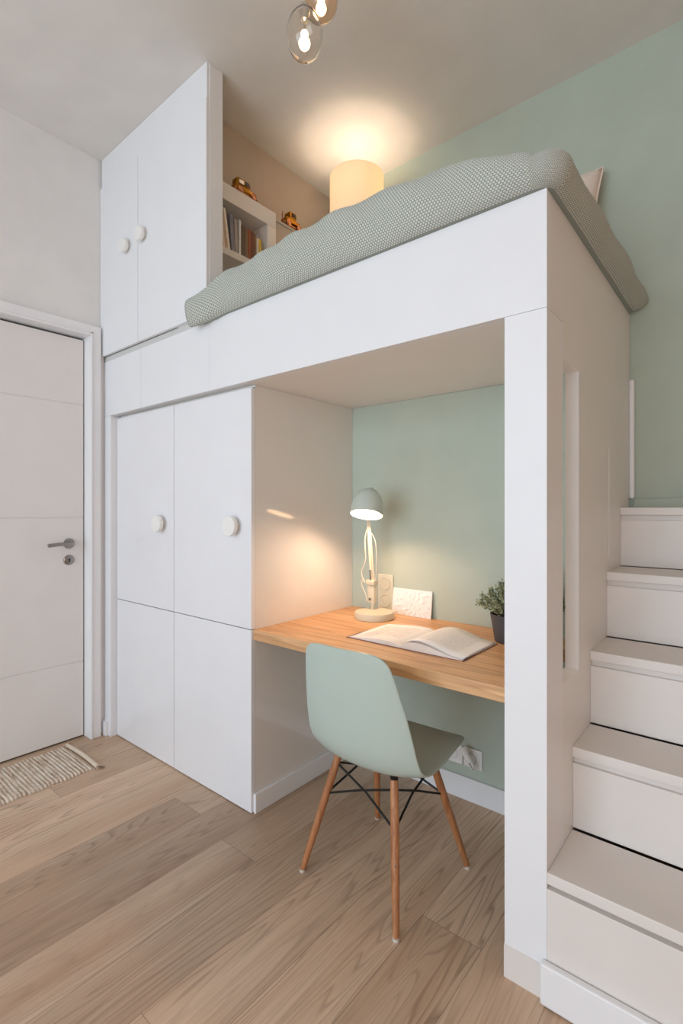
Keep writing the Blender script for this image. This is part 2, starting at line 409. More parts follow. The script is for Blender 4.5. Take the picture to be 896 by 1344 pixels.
# frame: stepped casing
b = bmesh.new(); CX = -2.712
for y0, y1, z1 in ((DY1+.002, 1.255, 2.195), (DY0-.055, DY0-.002, 2.195)):
    box(b, LEAF_X-.02, CX, y0, y1, 0, z1, bev=.003)
box(b, LEAF_X-.02, CX, DY0-.002, DY1+.002, DZ+.010, 2.195, bev=.003)
box(b, LEAF_X-.02, -2.736, 1.256, YF-.001, 0, 2.195)
box(b, CX-.004, CX+.004, DY1+.004, DY1+.012, 0, DZ+.03, bev=.001); box(b, CX-.004, CX+.004, DY0, DY1+.012, DZ+.022, DZ+.03, bev=.001)
struct('trim_1', b, 'trim')
struct('trim_2', B(LEAF_X-.09, LEAF_X-.05, DY0-.02, DY1+.004, 0, DZ+.014), 'gap')     # dark sheet behind the leaf, standing in for shade in its gaps

# baseboards
struct('baseboard_left', B(XD, XD+.018, YBK, DY0-.058, 0, .08, bev=.002), 'trim')
b = bmesh.new(); box(b, XN, XN+.013, YC+.012, YB-.014, 0, .078, bev=.002)
struct('baseboard_niche', b, 'trim')
struct('baseboard_rear', B(XN, XP2-.04, YB-.014, YB, 0, .095, bev=.002), 'trim')

# ------------------------------------------------------------------ loft bed
loft = thing('loft_bed', 'white built-in loft bed frame over the desk niche, on a square post', 'loft bed', (-1.2, YF, 0))
def panel(name, *a, mat='satin', bev=.0015, par=loft, **k): return obj(name, B(*a, bev=bev), mat, par, **k)
XS1 = -2.349
panel('fascia_panel', XD+.001, XS1-.001, YF, YF+.03, ZF, ZT)
panel('fascia_panel', XS1+.001, XW-.001, YF, YF+.03, ZF, ZT)
panel('fascia_panel', XW+.0005, XP2, YF, YF+.03, ZF, ZT, bev=0)
panel('stile', XD+.001, -2.662, YF, YF+.053, 0, ZF-.0005)
panel('plinth_block', XD+.001, XD+.06, YF-.014, YF, 0, .075, bev=.002, mat='trim')
panel('post', XP1, XP2, YF, 1.416, .086, ZF-.0012, bev=0)
panel('post_base', XP1-.001, XP2, YF-.002, 1.416, 0, .086, mat='stair', bev=0)
b = bmesh.new()                                        # side panel with the slot
SY0, SY1, SZ0, SZ1 = 1.416, 1.573, .750, 1.624
box(b, XP2-.038, XP2, SY1, YG-.003, 0, ZF); box(b, XP2-.038, XP2, SY0, SY1, 0, SZ0); box(b, XP2-.038, XP2, SY0, SY1, SZ1, ZF)
box(b, XP2-.038, XP2, YF+.03, YG-.003, ZF, ZT)
obj('side_panel', b, 'side', loft)
panel('platform', XD+.002, XP2-.038, YF+.03, YG-.003, ZF, ZT-.004, mat='side')
b = bmesh.new(); py0, py1, pz0, pz1 = 1.955, 2.055, 1.05, 1.435
box(b, XP2, XP2+.0022, py0, py1, pz0, pz1, bev=.0015)
obj('access_panel', b, 'side', loft)
b = bmesh.new(); box(b, XP2, XP2+.02, YG-.022, YG-.001, 1.262, 1.746, bev=.008, seg=3)
obj('edge_batten', b, 'trim', loft)

# quilt: padded knit bedspread swept round the edge of the bed
QX0, QX1, QY0, QY1 = -1.775, XP2, YF, YG-.004
def lerp_tab(tab, x):
    if x <= tab[0][0]: return tab[0][1]
    for (a, fa), (c, fc) in zip(tab, tab[1:]):
        if x <= c:
            t = (x-a)/(c-a); t = t*t*(3-2*t)*.5+t*.5
            return fa+(fc-fa)*t
    return tab[-1][1]
HF = [(-1.78, .200), (-1.70, .200), (-1.60, .198), (-1.48, .190), (-1.37, .206), (-1.10, .218), (-.88, .214), (-.73, .196), (-.59, .172), (-.47, .138), (-.40, .112)]
random.seed(3)
nA, nB, nW = 150, 90, 30
def build_quilt():
    bm = bmesh.new(); lay = bm.loops.layers.uv.new('UVMap')
    Lx, Ly = QX1-QX0, QY1-QY0
    # samples along the loop: front, corner fan, right side, end, back, left
    S = []
    for i in range(nA): S.append(('f', QX0+(Lx-.03)*i/(nA-1)))
    for i in range(1, 12): S.append(('c', i/12))
    for i in range(nB): S.append(('r', QY0+.03+(Ly-.055)*i/(nB-1)))
    for i in range(1, 8): S.append(('e', i/8))
    for i in range(60): S.append(('b', QX1-.03-(Lx-.06)*i/59))
    for i in range(30): S.append(('l', QY1-.03-(Ly-.06)*i/29))
    cxm, cym = (QX0+QX1)/2, (QY0+QY1)/2
    rows = []; us = []; ulen = 0; lastb = None
    for kind, v in S:
        if kind == 'f':
            base = Vector((v, QY0)); n = Vector((0, -1)); h = lerp_tab(HF, v); bul = .052-.012*max(0, (v+.75)/.35)
            k = min(1, max(0, (v-QX0)/.16)); h *= .84+.16*math.sin(k*math.pi/2)
            bul *= 1+.10*math.sin(v*9)+.06*math.sin(v*23)
            if -1.52 < v < -1.34: bul += .010*math.sin((v+1.52)/.18*math.pi)
        elif kind == 'c':
            a = v*math.pi/2; base = Vector((QX1-.03+.03*math.sin(a), QY0+.03-.03*math.cos(a))); n = Vector((math.sin(a), -math.cos(a))); h = .110; bul = .040+.010*v
        elif kind == 'r':
            base = Vector((QX1, v)); n = Vector((1, 0)); h = .108+.010*math.sin((v-QY0)*2.6); bul = .050+.016*(v-QY0)
            h += .004*math.sin(v*11); bul *= 1+.05*math.sin(v*17)
            k = min(1, max(0, (QY1-v)/.10)); h *= .55+.45*math.sin(k*math.pi/2)
        elif kind == 'e':
            a = v*math.pi/2; base = Vector((QX1-.025+.025*math.cos(a), QY1-.025+.025*math.sin(a))); n = Vector((math.cos(a), .0)); h = .06+.04*v; bul = .045*(1-v)
        elif kind == 'b':
            base = Vector((v, QY1)); n = Vector((0, 0)); h = .105+.075*min(1, (QX1-v)/.6); bul = 0
        else:
            base = Vector((QX0, v)); n = Vector((0, 0)); h = .18; bul = 0
            k = min(1, max(0, (v-QY0)/.16)); h *= .62+.38*k
        if lastb is not None: ulen += (base-lastb).length + (.012 if kind in 'ce' else 0)
        lastb = base; us.append(ulen)
        row = []
        inward = (Vector((min(max(base.x, QX0+.42), QX1-.42), cym))-base)
        for j in range(nW):
            w = j/(nW-1)
            if w < .7:
                a = w/.7; ang = -R(80)+a*R(170)
                out = bul*(math.cos(ang)**.8 if math.cos(ang) > 0 else 0)
                up = h*(math.sin(ang)+math.sin(R(80)))/(1+math.sin(R(80)))
                # rounded shoulder drawn inwards
                sh = max(0, math.sin(ang))
                q = base + n*out + inward*(.13*sh**3)
                z = up
            else:
                a = (w-.7)/.3
                q = base + inward*(.13+.87*a); z = h + (.185-h)*(a*a*(3-2*a))
            wr = .004*math.sin(q.x*31+q.y*17+z*40)*min(1, w*3)*(1 if w < .8 else 0)
            # left ear folds forward past the cupboard door
            x, y = q.x, q.y
            if kind == 'f':
                e = max(0, 1-(v-QX0)/.14); e = e*e*(3-2*e)
                f = min(1, max(0, (QY0-y)/.03))
                x -= .080*e*f; z -= .034*e*f; y -= .020*e*f
            row.append(bm.verts.new((x, y-wr*.5*abs(n.y), ZT+.001+z+wr)))
        rows.append(row)
    nr = len(rows)
    vlen = [0.0]*nW
    for j in range(1, nW): vlen[j] = vlen[j-1]+(rows[60][j].co-rows[60][j-1].co).length
    us.append(ulen+.1)
    for i in range(nr):
        i2 = (i+1) % nr
        for j in range(nW-1):
            f = bm.faces.new((rows[i][j], rows[i2][j], rows[i2][j+1], rows[i][j+1]))
            for l, (a, c) in zip(f.loops, ((i, j), (i+1, j), (i+1, j+1), (i, j+1))): l[lay].uv = (us[a], vlen[c])
    bm.faces.new([r[0] for r in rows][::-1])
    return bm
q = obj('bedspread', build_quilt(), 'knit', None, loc=(-1.1, 1.8, ZT), smooth=180)
tag(q, 'sage green knitted bedspread draped thickly over the loft bed edge', 'bedspread')

# pillow leaning on the green wall
def pillow_bm(c, w, h, t, tilt, yaw=0):
    bm = bmesh.new(); n = 25
    fr, bk = [], []
    for sgn, st in ((1, fr), (-1, bk)):
        for i in range(n):
            row = []
            for j in range(n):
                u, v = i/(n-1)*2-1, j/(n-1)*2-1
                d = (max(0, (1-u**4)*(1-v**4)))**.55
                pin = 1-.10*(1-abs(u)**2)*abs(v)**3*0-.0
                x = u*w/2*(1-.07*(1-v*v)*abs(u)**2*0-.06*(1-abs(v))*0); z = v*h/2
                x *= 1-.08*(1-abs(v)**1.5)*abs(u)**6; z *= 1-.08*(1-abs(u)**1.5)*abs(v)**6
                p = Vector((x, sgn*d*t/2, z))
                row.append(p)
            st.append(row)
    mat = Matrix.Rotation(yaw, 3, 'Z') @ Matrix.Rotation(tilt, 3, 'X')
    V = {}
    for s, st in enumerate((fr, bk)):
        for i in range(n):
            for j in range(n):
                edge = i in (0, n-1) or j in (0, n-1)
                key = (0 if edge else s, i, j)
                if key not in V: V[key] = bm.verts.new(Vector(c)+mat @ st[i][j])
    for s in (0, 1):
        for i in range(n-1):
            for j in range(n-1):
                ks = [(i, j), (i+1, j), (i+1, j+1), (i, j+1)]
                vs = [V[(0 if (a in (0, n-1) or bb in (0, n-1)) else s, a, bb)] for a, bb in ks]
                bm.faces.new(vs)
    edge = [Vector(c)+mat @ fr[i][0] for i in range(n)]+[Vector(c)+mat @ fr[n-1][j] for j in range(1, n)]+[Vector(c)+mat @ fr[i][n-1] for i in range(n-2, -1, -1)]+[Vector(c)+mat @ fr[0][j] for j in range(n-2, 0, -1)]
    return bm, edge
PC = (-.747, 2.235, 2.425)
pb, pe = pillow_bm(PC, .52, .43, .13, R(-14))
pil = tag(obj('pillow', pb, 'pillow', None, loc=(PC[0], PC[1], 2.19), smooth=180), 'blush white pillow propped against the green wall behind the bedspread', 'pillow')
b = bmesh.new(); tube(b, pe+[pe[0]], .004, 6, caps=False); obj('piping', b, 'pillow', pil, smooth=180)

# ------------------------------------------------------------------ wall cupboard above the fascia
wc = thing('wall_cupboard', 'tall white two-door cupboard reaching the ceiling above the door side', 'cupboard', (-2.26, YF, ZT))
DB = ZT+.028; DT = ZC-.155
obj('carcass', B(XD+.002, XR-.022, YF+.02, YG-.002, DB, ZC-.001), 'satin', wc)
obj('end_panel', B(XR-.022, XW, YF+.0, 1.350, DB, ZC-.001, bev=.001), 'satin', wc)
obj('bottom_rail', B(XD+.002, XW-.004, YF+.004, YF+.02, ZT+.0005, DB), 'rail', wc)
obj('top_rail', B(XD+.012, XW-.002, YF-.012, YF+.02, DT+.001, ZC-.001, bev=.0008), 'satin', wc)
for x0, x1, kx, kz, lab in ((XD+.002, XS1-.0018, -2.448, 2.545, None), (XS1+.0018, XW-.001, -2.292, 2.55, None)):
    d = obj('door', B(x0, x1, YF-.016, YF+.0, DB+.001, DT, bev=.0012), 'satin', wc)
    b = bmesh.new(); lathe(b, [(.018, 0), (.018, .012), (.033, .014), (.035, .017), (.035, .030), (.033, .033), (0, .034)], (kx, YF-.016, kz), (0, -1, 0), 36)
    obj('knob', b, 'knobw', d, smooth=35)

# ------------------------------------------------------------------ base cabinet with four fronts
bc = thing('base_cabinet', 'glossy white four-door cabinet left of the desk niche', 'cabinet', (-2.11, YC, 0))
XC0, XCM = -2.660, -2.109; ZM = .737; ZCT = 1.714
obj('seam_shade', B(XC0+.001, XN-.002, YC+.0202, YC+.0209, .004, ZCT-.002), 'gap', bc)  # dark sheet behind the doors, painting the shade in their seams
obj('carcass', B(XC0, XN-.0005, YC+.021, YB+.02, .002, ZF-.0006, bev=.0006), 'niche', bc)
for x0, x1, knob in ((XC0+.001, XCM-.002, -2.207), (XCM+.002, XN, -1.655)):
    obj('door', B(x0, x1, YC, YC+.02, .004, ZM-.0016, bev=.001), 'gloss', bc)
    d = obj('door', B(x0, x1, YC, YC+.02, ZM+.0016, ZCT-.007, bev=.001), 'gloss', bc)
    b = bmesh.new(); lathe(b, [(.020, 0), (.020, .016), (.038, .018), (.041, .021), (.041, .034), (.039, .037), (0, .038)], (knob, YC, 1.151), (0, -1, 0), 40)
    obj('knob', b, 'knobw', d, smooth=35)

# ------------------------------------------------------------------ stairs
st = thing('staircase', 'white box staircase climbing to the loft along the bed side', 'staircase', (.2, YF, 0))
ys = [YF, 1.503, 1.700, 1.921, 2.150]; zs = [.319, .551, .778, 1.003, 1.226]
SX0, SX1 = XP2+.0001, XRW-.002
for i, (y, z) in enumerate(zip(ys, zs)):
    zb = zs[i-1] if i else 0
    yb = ys[i+1] if i < 4 else YG-.001
    th = .028
    obj('tread', B(SX0, SX1, y, yb+(.0 if i < 4 else 0), z-th, z, bev=.002), 'stair', st)
    obj('groove', B(SX0, SX1, y+.020, y+.03, z-th-.026, z-th), 'stair', st)
    b = B(SX0, SX1, y+(.008 if i else .0), y+.03, zb+.0017 if i else 0, z-th-(.020 if i else .012), bev=.001)
    obj('riser', b, 'stair', st)
    if i: obj('shadow_gap', B(SX0+.002, SX1, y+.012, y+.03, zb, zb+.0020), 'gap', st)
obj('carcass', B(SX0, SX1, ys[4]+.03, YG-.002, 0, zs[4]-.03), 'stair', st)
obj('plinth', B(XP2-.010, SX1, YF-.022, YF-.0025, .004, .105, bev=.004), 'trim', st)
obj('wall_ledge', B(SX0+.02, SX1, YG-.02, YG-.001, 1.226, 1.262, bev=.002), 'green', st, label='green painted ledge along the wall')

# ------------------------------------------------------------------ desk top
DKZ = .737
dk = obj('desk', B(XN+.0005, XP1-.0005, YC+.012, YB-.001, DKZ-.042, DKZ, bev=.0015), 'desk', None, loc=(-1.03, 1.64, DKZ-.042))
tag(dk, 'oak worktop desk spanning the niche between cabinet and post', 'desk')

# ------------------------------------------------------------------ desk lamp
LX, LY = -1.303, 1.805
lamp = thing('desk_lamp', 'cream and sage jointed desk lamp, lit, in the corner of the desk', 'lamp', (LX, LY, DKZ))
b = bmesh.new(); lathe(b, [(0, 0), (.084, 0), (.087, .003), (.087, .026), (.084, .031), (0, .032)], (LX, LY, DKZ), n=56)
obj('base', b, 'cream', lamp, smooth=35)
LY0, LX0 = LY, LX; LY += .034; LX -= .024
j1 = Vector((LX-.012, LY-.005, DKZ+.155)); j2 = Vector((LX-.030, LY-.01, 1.185))
b = bmesh.new()
tube(b, [(LX-.008, LY, DKZ+.028), (LX-.008, LY, DKZ+.075)], .009, 12)
for s in (-.013, .013): box(b, LX-.008+s-.0025, LX-.008+s+.0025, LY-.014, LY+.006, DKZ+.060, DKZ+.155, bev=.001)
box(b, LX-.028, LX+.010, LY-.018, LY+.008, DKZ+.062, DKZ+.140, bev=.006)
obj('lower_arm', b, 'cream', lamp, smooth=35)
b = bmesh.new()
for z in (DKZ+.078,): lathe(b, [(0, .004), (.006, .004), (.006, 0)], (LX-.012, LY-.018, z), (0, -1, 0), 16)
obj('pivot_screw', b, 'steel', lamp, smooth=35)
b = bmesh.new(); box(b, LX-.034, LX+.012, LY-.022, LY+.010, DKZ+.140, DKZ+.165, bev=.005)
obj('elbow_bracket', b, 'cream', lamp, smooth=35)
b = bmesh.new()
tube(b, [j1, j2], .0075, 10); tube(b, [j1+Vector((.012, 0, .005)), j2+Vector((.010, 0, -.01))], .0035, 8)
obj('upper_arm', b, 'cream', lamp, smooth=40)
b = bmesh.new(); k = (j1+Vector((.002, -.012, .0))); tube(b, [k, k+Vector((-.003, -.001, .055))], .0042, 10)
obj('tension_spring', b, 'steel', lamp, smooth=40)
b = bmesh.new()
cab = spline([(LX-.030, LY-.008, 1.15), (LX-.045, LY-.012, 1.08), (LX-.040, LY-.014, .99), (LX-.060, LY-.018, .93), (LX-.040, LY-.02, .885), (LX-.052, LY-.018, .905), (LX-.058, LY-.018, .875), (LX-.035, LY-.02, .835), (LX-.028, LY-.02, .80)], 6)
tube(b, cab, .0028, 8)
cab2 = spline([(LX-.012, LY-.01, 1.115), (LX+.012, LY-.01, 1.075), (LX+.018, LY-.01, 1.0), (LX+.016, LY-.012, .92), (LX+.004, LY-.016, .87)], 6)
tube(b, cab2, .0016, 6)
obj('cable', b, 'cordm', lamp, smooth=180)
# shade, tipped towards the room
LY, LX = LY0, LX0
SC = Vector((LX+.014, LY-.078, 1.196)); ax = Vector((.10, -.32, -.94)).normalized()   # opening direction
outer = [(.0705, 0), (.0695, -.030), (.064, -.062), (.052, -.090), (.036, -.108), (.018, -.117), (0, -.119)]
inner = [(0, -.114), (.018, -.112), (.034, -.103), (.049, -.086), (.061, -.060), (.0665, -.030), (.068, 0)]
b = bmesh.new(); lathe(b, outer, SC, ax, 48); b2 = b
sh = obj('shade', b2, 'lampgreen', lamp, smooth=60)
b = bmesh.new(); lathe(b, inner+[(.0705, 0)], SC, ax, 48)
obj('shade_lining', b, 'inner', sh, smooth=60, label='white inside of the lamp shade')
b = bmesh.new()
for s in (-.012, .014):
    p = SC - ax*.117 + Vector((s, 0, 0)); lathe(b, [(0, .006), (.004, .006), (.004, 0)], p, -ax, 12)
obj('shade_screw', b, 'steel', sh, smooth=40)
b = bmesh.new(); tube(b, [j2-Vector((0, 0, .015)), j2+Vector((0, 0, .04)), SC-ax*.075], .006, 10)
obj('shade_bracket', b, 'lampgreen', lamp, smooth=40)
b = bmesh.new(); BC = SC-ax*.086
lathe(b, [(0, -.032)]+[(.029*math.sin(R(a)), -.029*math.cos(R(a))) for a in range(15, 180, 15)]+[(0, .029)], BC, ax, 24)
bulb = obj('bulb', b, emit('desk_bulb', (255, 222, 170), 14), lamp, smooth=180, label='lit warm bulb')

# ------------------------------------------------------------------ relief card, socket plate, magazine
b = bmesh.new()
def relief(u, v):
    x = -1.303+.204*u; z = v*.118
    ph = 2.2*math.sin(u*9+1.3)+1.6*math.sin(v*7+u*5)
    d = .0022*math.sin(u*46+ph+1.2*math.sin(v*21+u*13))*(1 if .05 < u < .95 and .06 < v < .94 else 0)
    return Vector((x, 1.948-.006-d+.014*v, DKZ+.001+z))
vs = grid(b, relief, 110, 60)
box(b, -1.303, -1.099, 1.9425, 1.949, DKZ, DKZ+.118)
# lean the backing like the relief face
cut = 110*60
b.verts.ensure_lookup_table()
for v in b.verts[cut:]: v.co.y += .014*(v.co.z-DKZ)/.118
card = tag(obj('relief_card', b, 'plaster', None, loc=(-1.2, 1.945, DKZ), smooth=30), 'small white textured relief panel leaning on the mint wall behind the magazine', 'wall art')

pl = thing('wall_plate', 'pale double socket plate on the mint wall behind the desk lamp', 'socket', (-1.35, YB, .83))
obj('plate', B(-1.394, -1.308, YB-.008, YB, .748, .912, bev=.004), 'plate', pl)
for z in (.789, .871):
    b = bmesh.new(); lathe(b, [(.030, 0), (.030, .003), (.026, .003), (.024, .0012), (0, .0012)], (-1.351, YB-.008, z), (0, -1, 0), 32)
    obj('insert', b, 'plate', pl, smooth=35)

MX, MY = -.955, 1.595
mg = thing('magazine', 'open magazine lying on the oak desk between lamp and plant', 'magazine', (MX, MY, DKZ))
def page_h(u, th, arch):      # u 0 spine .. 1 outer edge
    return th*(1-u)**.6*(.25+.75*min(1, u*9))*1.0 + arch*math.sin(min(1, u*1.15)*math.pi)*(1-u)
def half(sign, width, y0, y1, th, arch, skew):
    bm = bmesh.new(); nu, nv = 24, 10
    def top(u, v):
        x = MX+sign*u*width; y = y0+(y1-y0)*v + skew*u*sign
        return Vector((x, y, DKZ+.0025+page_h(u, th, arch)+.0012*math.sin(v*5+u*4)*u))
    vs = grid(bm, top, nu, nv)
    bt = [[bm.verts.new((v.co.x, v.co.y, DKZ+.002)) for v in r] for r in vs]
    for i in range(nu-1):
        for j in range(nv-1): bm.faces.new((bt[i][j], bt[i][j+1], bt[i+1][j+1], bt[i+1][j]))
        for j in (0, nv-1): bm.faces.new((vs[i][j], vs[i+1][j], bt[i+1][j], bt[i][j]))
    for j in range(nv-1):
        for i in (0, nu-1): bm.faces.new((vs[i][j], vs[i][j+1], bt[i][j+1], bt[i][j]))
    return bm
obj('left_pages', half(-1, .232, 1.470, 1.735, .010, .010, -.006), 'pageL', mg, loc=(MX, MY, DKZ), smooth=40)
obj('right_pages', half(1, .238, 1.470, 1.735, .012, .026, .0), 'pageR', mg, loc=(MX, MY, DKZ), smooth=40)
obj('cover', B(MX-.236, MX+.242, 1.467, 1.738, DKZ+.0003, DKZ+.002), 'cover', mg)
b = bmesh.new()                                               # loose leaf lifting on the right-hand side
def loose(u, v):
    return Vector((MX+.238*u, 1.472+.262*v, DKZ+.006+.046*math.sin(min(1, u*1.05)*math.pi)*(1-u)*.9+.008*(1-u)+.0008))
grid(b, loose, 24, 6); obj('loose_page', b, 'pageR', mg, loc=(MX, MY, DKZ), smooth=180, solid=.0006)

# ------------------------------------------------------------------ plants
def leaf(bm, p, d, ln, wd):
    d = d.normalized(); s = d.cross(Vector((random.uniform(-1, 1), random.uniform(-1, 1), random.uniform(-1, 1)))).normalized()
    n = d.cross(s)
    a = bm.verts.new(p); t = bm.verts.new(p+d*ln); l = bm.verts.new(p+d*ln*.5+s*wd+n*wd*.4); r = bm.verts.new(p+d*ln*.5-s*wd+n*wd*.4)
    bm.faces.new((a, l, t)); bm.faces.new((a, t, r))
def plant(root, c, z0, n, spread, up, leafm, ln, seed):
    random.seed(seed)
    sb, lb = bmesh.new(), bmesh.new()
    for i in range(n):
        az = random.uniform(0, 2*math.pi); el = random.uniform(.05, 1)
        d = Vector((math.cos(az)*spread*el**.6, math.sin(az)*spread*el**.6, up*(1.05-.75*el**1.6)*random.uniform(.75, 1.05)))
        p0 = Vector((c[0]+d.x*.22, c[1]+d.y*.22, z0))
        pts = [p0+Vector((d.x*t, d.y*t, d.z*(t**.8)))+Vector((random.uniform(-1, 1), random.uniform(-1, 1), 0))*.006*t for t in (0, .33, .66, 1)]
        tube(sb, pts, [.0014, .0012, .001, .0006], 4)
        for k in range(46):
            t = .28+.72*k/45
            q = p0+Vector((d.x*t, d.y*t, d.z*(t**.8)))+Vector((random.uniform(-1, 1), random.uniform(-1, 1), random.uniform(-1, 1)))*.006
            dd = Vector((random.uniform(-1, 1), random.uniform(-1, 1), random.uniform(-.3, 1)))+d.normalized()*.5
            leaf(lb, q, dd, ln*random.uniform(.7, 1.2), ln*.26)
    obj('stems', sb, 'stem', root); obj('foliage', lb, leafm, root)
PX, PY = -.690, 1.800
p1 = thing('potted_plant', 'small grey-leaved bushy plant in a charcoal pot on the desk', 'plant', (PX, PY, DKZ), 'plants at the right end of the desk')
b = bmesh.new(); lathe(b, [(0, 0), (.052, 0), (.055, .003), (.071, .098), (.071, .102), (.067, .102), (.064, .085), (0, .084)], (PX, PY, DKZ), n=40)
obj('pot', b, 'pot', p1, smooth=35)
b = bmesh.new(); lathe(b, [(0, .0895), (.066, .0885), (.066, .084)], (PX, PY, DKZ), n=24); obj('soil', b, 'soil', p1)
plant(p1, (PX, PY), DKZ+.088, 74, .105, .125, 'leafa', .0125, 11)
QX, QY = -.600, 1.885
p2 = thing('potted_plant', 'taller dark green sprigged plant behind the post, beside the grey-leaved one', 'plant', (QX, QY, DKZ), 'plants at the right end of the desk')
b = bmesh.new(); lathe(b, [(0, 0), (.036, 0), (.038, .003), (.046, .078), (.043, .078), (.041, .066), (0, .065)], (QX, QY, DKZ), n=32)
obj('pot', b, 'pot', p2, smooth=35)
b = bmesh.new(); lathe(b, [(0, .070), (.042, .069), (.042, .066)], (QX, QY, DKZ), n=24); obj('soil', b, 'soil', p2)
plant(p2, (QX, QY), DKZ+.068, 46, .062, .19, 'leafb', .013, 5)

# ------------------------------------------------------------------ floor-level sockets
for x, lab in ((-.910, 'white wall socket above the niche baseboard, right one, with a plug in it'), (-.998, 'white wall socket above the niche baseboard, left one behind the chair seat')):
    s = thing('wall_socket', lab, 'socket', (x, YB, .18), 'sockets under the desk')
    obj('frame', B(x-.041, x+.041, YB-.009, YB, .139, .221, bev=.006, seg=3), 'socket', s)
    b = bmesh.new(); box(b, x-.031, x+.031, YB-.011, YB-.008, .149, .211, bev=.001)
    obj('insert', b, 'socket', s)
    b = bmesh.new(); lathe(b, [(.021, 0), (.021, .001), (.019, .001), (.019, -.004), (0, -.004)], (x, YB-.0112, .18), (0, -1, 0), 28)
    obj('well', b, 'rail', s, smooth=35)
pgx = -.915
pg = thing('power_plug', 'white angled power plug pushed into the right wall socket', 'plug', (pgx, YB-.011, .18))
b = bmesh.new(); lathe(b, [(0, .0), (.022, .0), (.022, .014), (.020, .032), (.015, .037), (0, .038)], (pgx, YB-.0115, .182), (0, -1, 0), 28)
obj('plug_body', b, 'socket', pg, smooth=40)
b = bmesh.new()
hp = spline([(pgx-.020, YB-.036, .226), (pgx-.008, YB-.046, .212), (pgx+.010, YB-.050, .190), (pgx+.024, YB-.046, .166), (pgx+.030, YB-.040, .152)], 5)
tube(b, hp, [.016-.011*(i/(len(hp)-1))**1.6 for i in range(len(hp))], 14)
obj('pull_tab', b, 'socket', pg, smooth=60)
b = bmesh.new(); tube(b, spline([(pgx+.014, YB-.060, .186), (pgx+.022, YB-.055, .172), (pgx+.029, YB-.049, .158)], 4), .0028, 8); obj('grip_slot', b, 'hole', pg)

# ------------------------------------------------------------------ chair
CH = Vector((-.968, 1.405, 0)); CROT = R(-4)
SHC = Vector((-.938, 1.392, 0)); SHR = Matrix.Rotation(R(2), 3, 'Z')
chair = thing('desk_chair', 'mint green shell chair on splayed wooden legs pushed towards the desk', 'chair', CH)
chair.rotation_euler = (0, 0, 0)
CR = Matrix.Rotation(CROT, 3, 'Z')
def cw(p): return CH + CR @ Vector(p)
prof = [  # y, z, half width, side curl
    (.208, .414, .060, .000), (.212, .421, .105, .001), (.206, .430, .145, .003), (.188, .437, .172, .006), (.150, .440, .192, .012), (.080, .433, .200, .018), (.000, .421, .203, .022),
    (-.070, .414, .204, .025), (-.130, .418, .204, .030), (-.180, .442, .203, .036), (-.214, .490, .200, .042), (-.234, .555, .195, .045), (-.248, .630, .185, .046),
    (-.259, .700, .172, .044), (-.267, .755, .160, .042), (-.272, .787, .148, .040), (-.274, .805, .128, .040), (-.275, .813, .100, .040), (-.2755, .816, .060, .040)]
pv = [Vector((a, c, 0)) for a, c, w_, cu in prof]; pw = [Vector((w_, cu, 0)) for a, c, w_, cu in prof]
cs, ws = spline(pv, 5), spline(pw, 5)
b = bmesh.new(); nV = 33; rows = []
for i, (pp, ww) in enumerate(zip(cs, ws)):
    t = (cs[min(i+1, len(cs)-1)]-cs[max(i-1, 0)]).normalized()
    n = Vector((-t.y, t.x))                       # normal in the (y, z) plane
    if n.dot(Vector((.12, .75))-Vector((pp.x, pp.y))) < 0: n = -n
    row = []
    for j in range(nV):
        s = -1+2*j/(nV-1)
        x = ww.x*math.sin(s*math.pi/2)*.35+ww.x*s*.65
        cu = ww.y*(abs(x)/.2)**2.4
        row.append(b.verts.new(SHC+SHR @ Vector((x, pp.x+n.x*cu, pp.y+n.y*cu))))
    rows.append(row)
for r0, r1 in zip(rows, rows[1:]):
    for j in range(nV-1): b.faces.new((r0[j], r0[j+1], r1[j+1], r1[j]))
shell = obj('seat_shell', b, 'shell', chair, smooth=180, solid=.007, sub=1)
LT = [(-.118, -.105), (.118, -.105), (.118, .095), (-.118, .095)]; LB = [(-.197, -.200), (.197, -.200), (.197, .196), (-.197, .196)]
tops, bots = [], []
for (tx, ty), (bx, by) in zip(LT, LB):
    t, f = cw((tx, ty, .388)), cw((bx, by, .006)); tops.append(t); bots.append(f)
    b = bmesh.new(); tube(b, [t, t*.75+f*.25, t*.4+f*.6, f], [.0125, .0135, .0125, .0100], 18)
    l = obj('leg', b, 'leg', chair, smooth=50)
    b = bmesh.new(); tube(b, [f-Vector((0, 0, .006)), f+Vector((0, 0, .004))], [.0095, .011], 14); obj('foot_glide', b, 'felt', l, smooth=40)
    b = bmesh.new(); m_ = t*.45+f*.55; dv = (m_-cw((0, 0, m_.z))); dv.z = 0; dv.normalize()
    lathe(b, [(0, .003), (.003, .002), (.004, 0)], m_+dv*.0118, dv, 10); obj('screw', b, 'steel', l, smooth=40)
b = bmesh.new()
for i in range(4):
    j = (i+1) % 4
    for p, q_ in ((i, j), (j, i)):
        a = tops[p]*.93+bots[p]*.07; e = tops[q_]*.66+bots[q_]*.34
        cen = cw((0, 0, a.z)); mid = (a+e)/2; off = (cw((0, 0, mid.z))-mid); off.z = 0
        tube(b, [a, a*.5+e*.5+off*.10, e], .0036, 8)
obj('wire_brace', b, 'black', chair, smooth=50)
b = bmesh.new()
for i in (0, 1): tube(b, [tops[i]+Vector((0, 0, .004)), (tops[i]+tops[i+2])/2+Vector((0, 0, -.004)), tops[i+2]+Vector((0, 0, .004))], .0048, 8)
for t in tops: tube(b, [t+Vector((0, 0, .0)), t+Vector((0, 0, .016))], [.0115, .014], 14)
obj('seat_mount', b, 'black', chair, smooth=50)

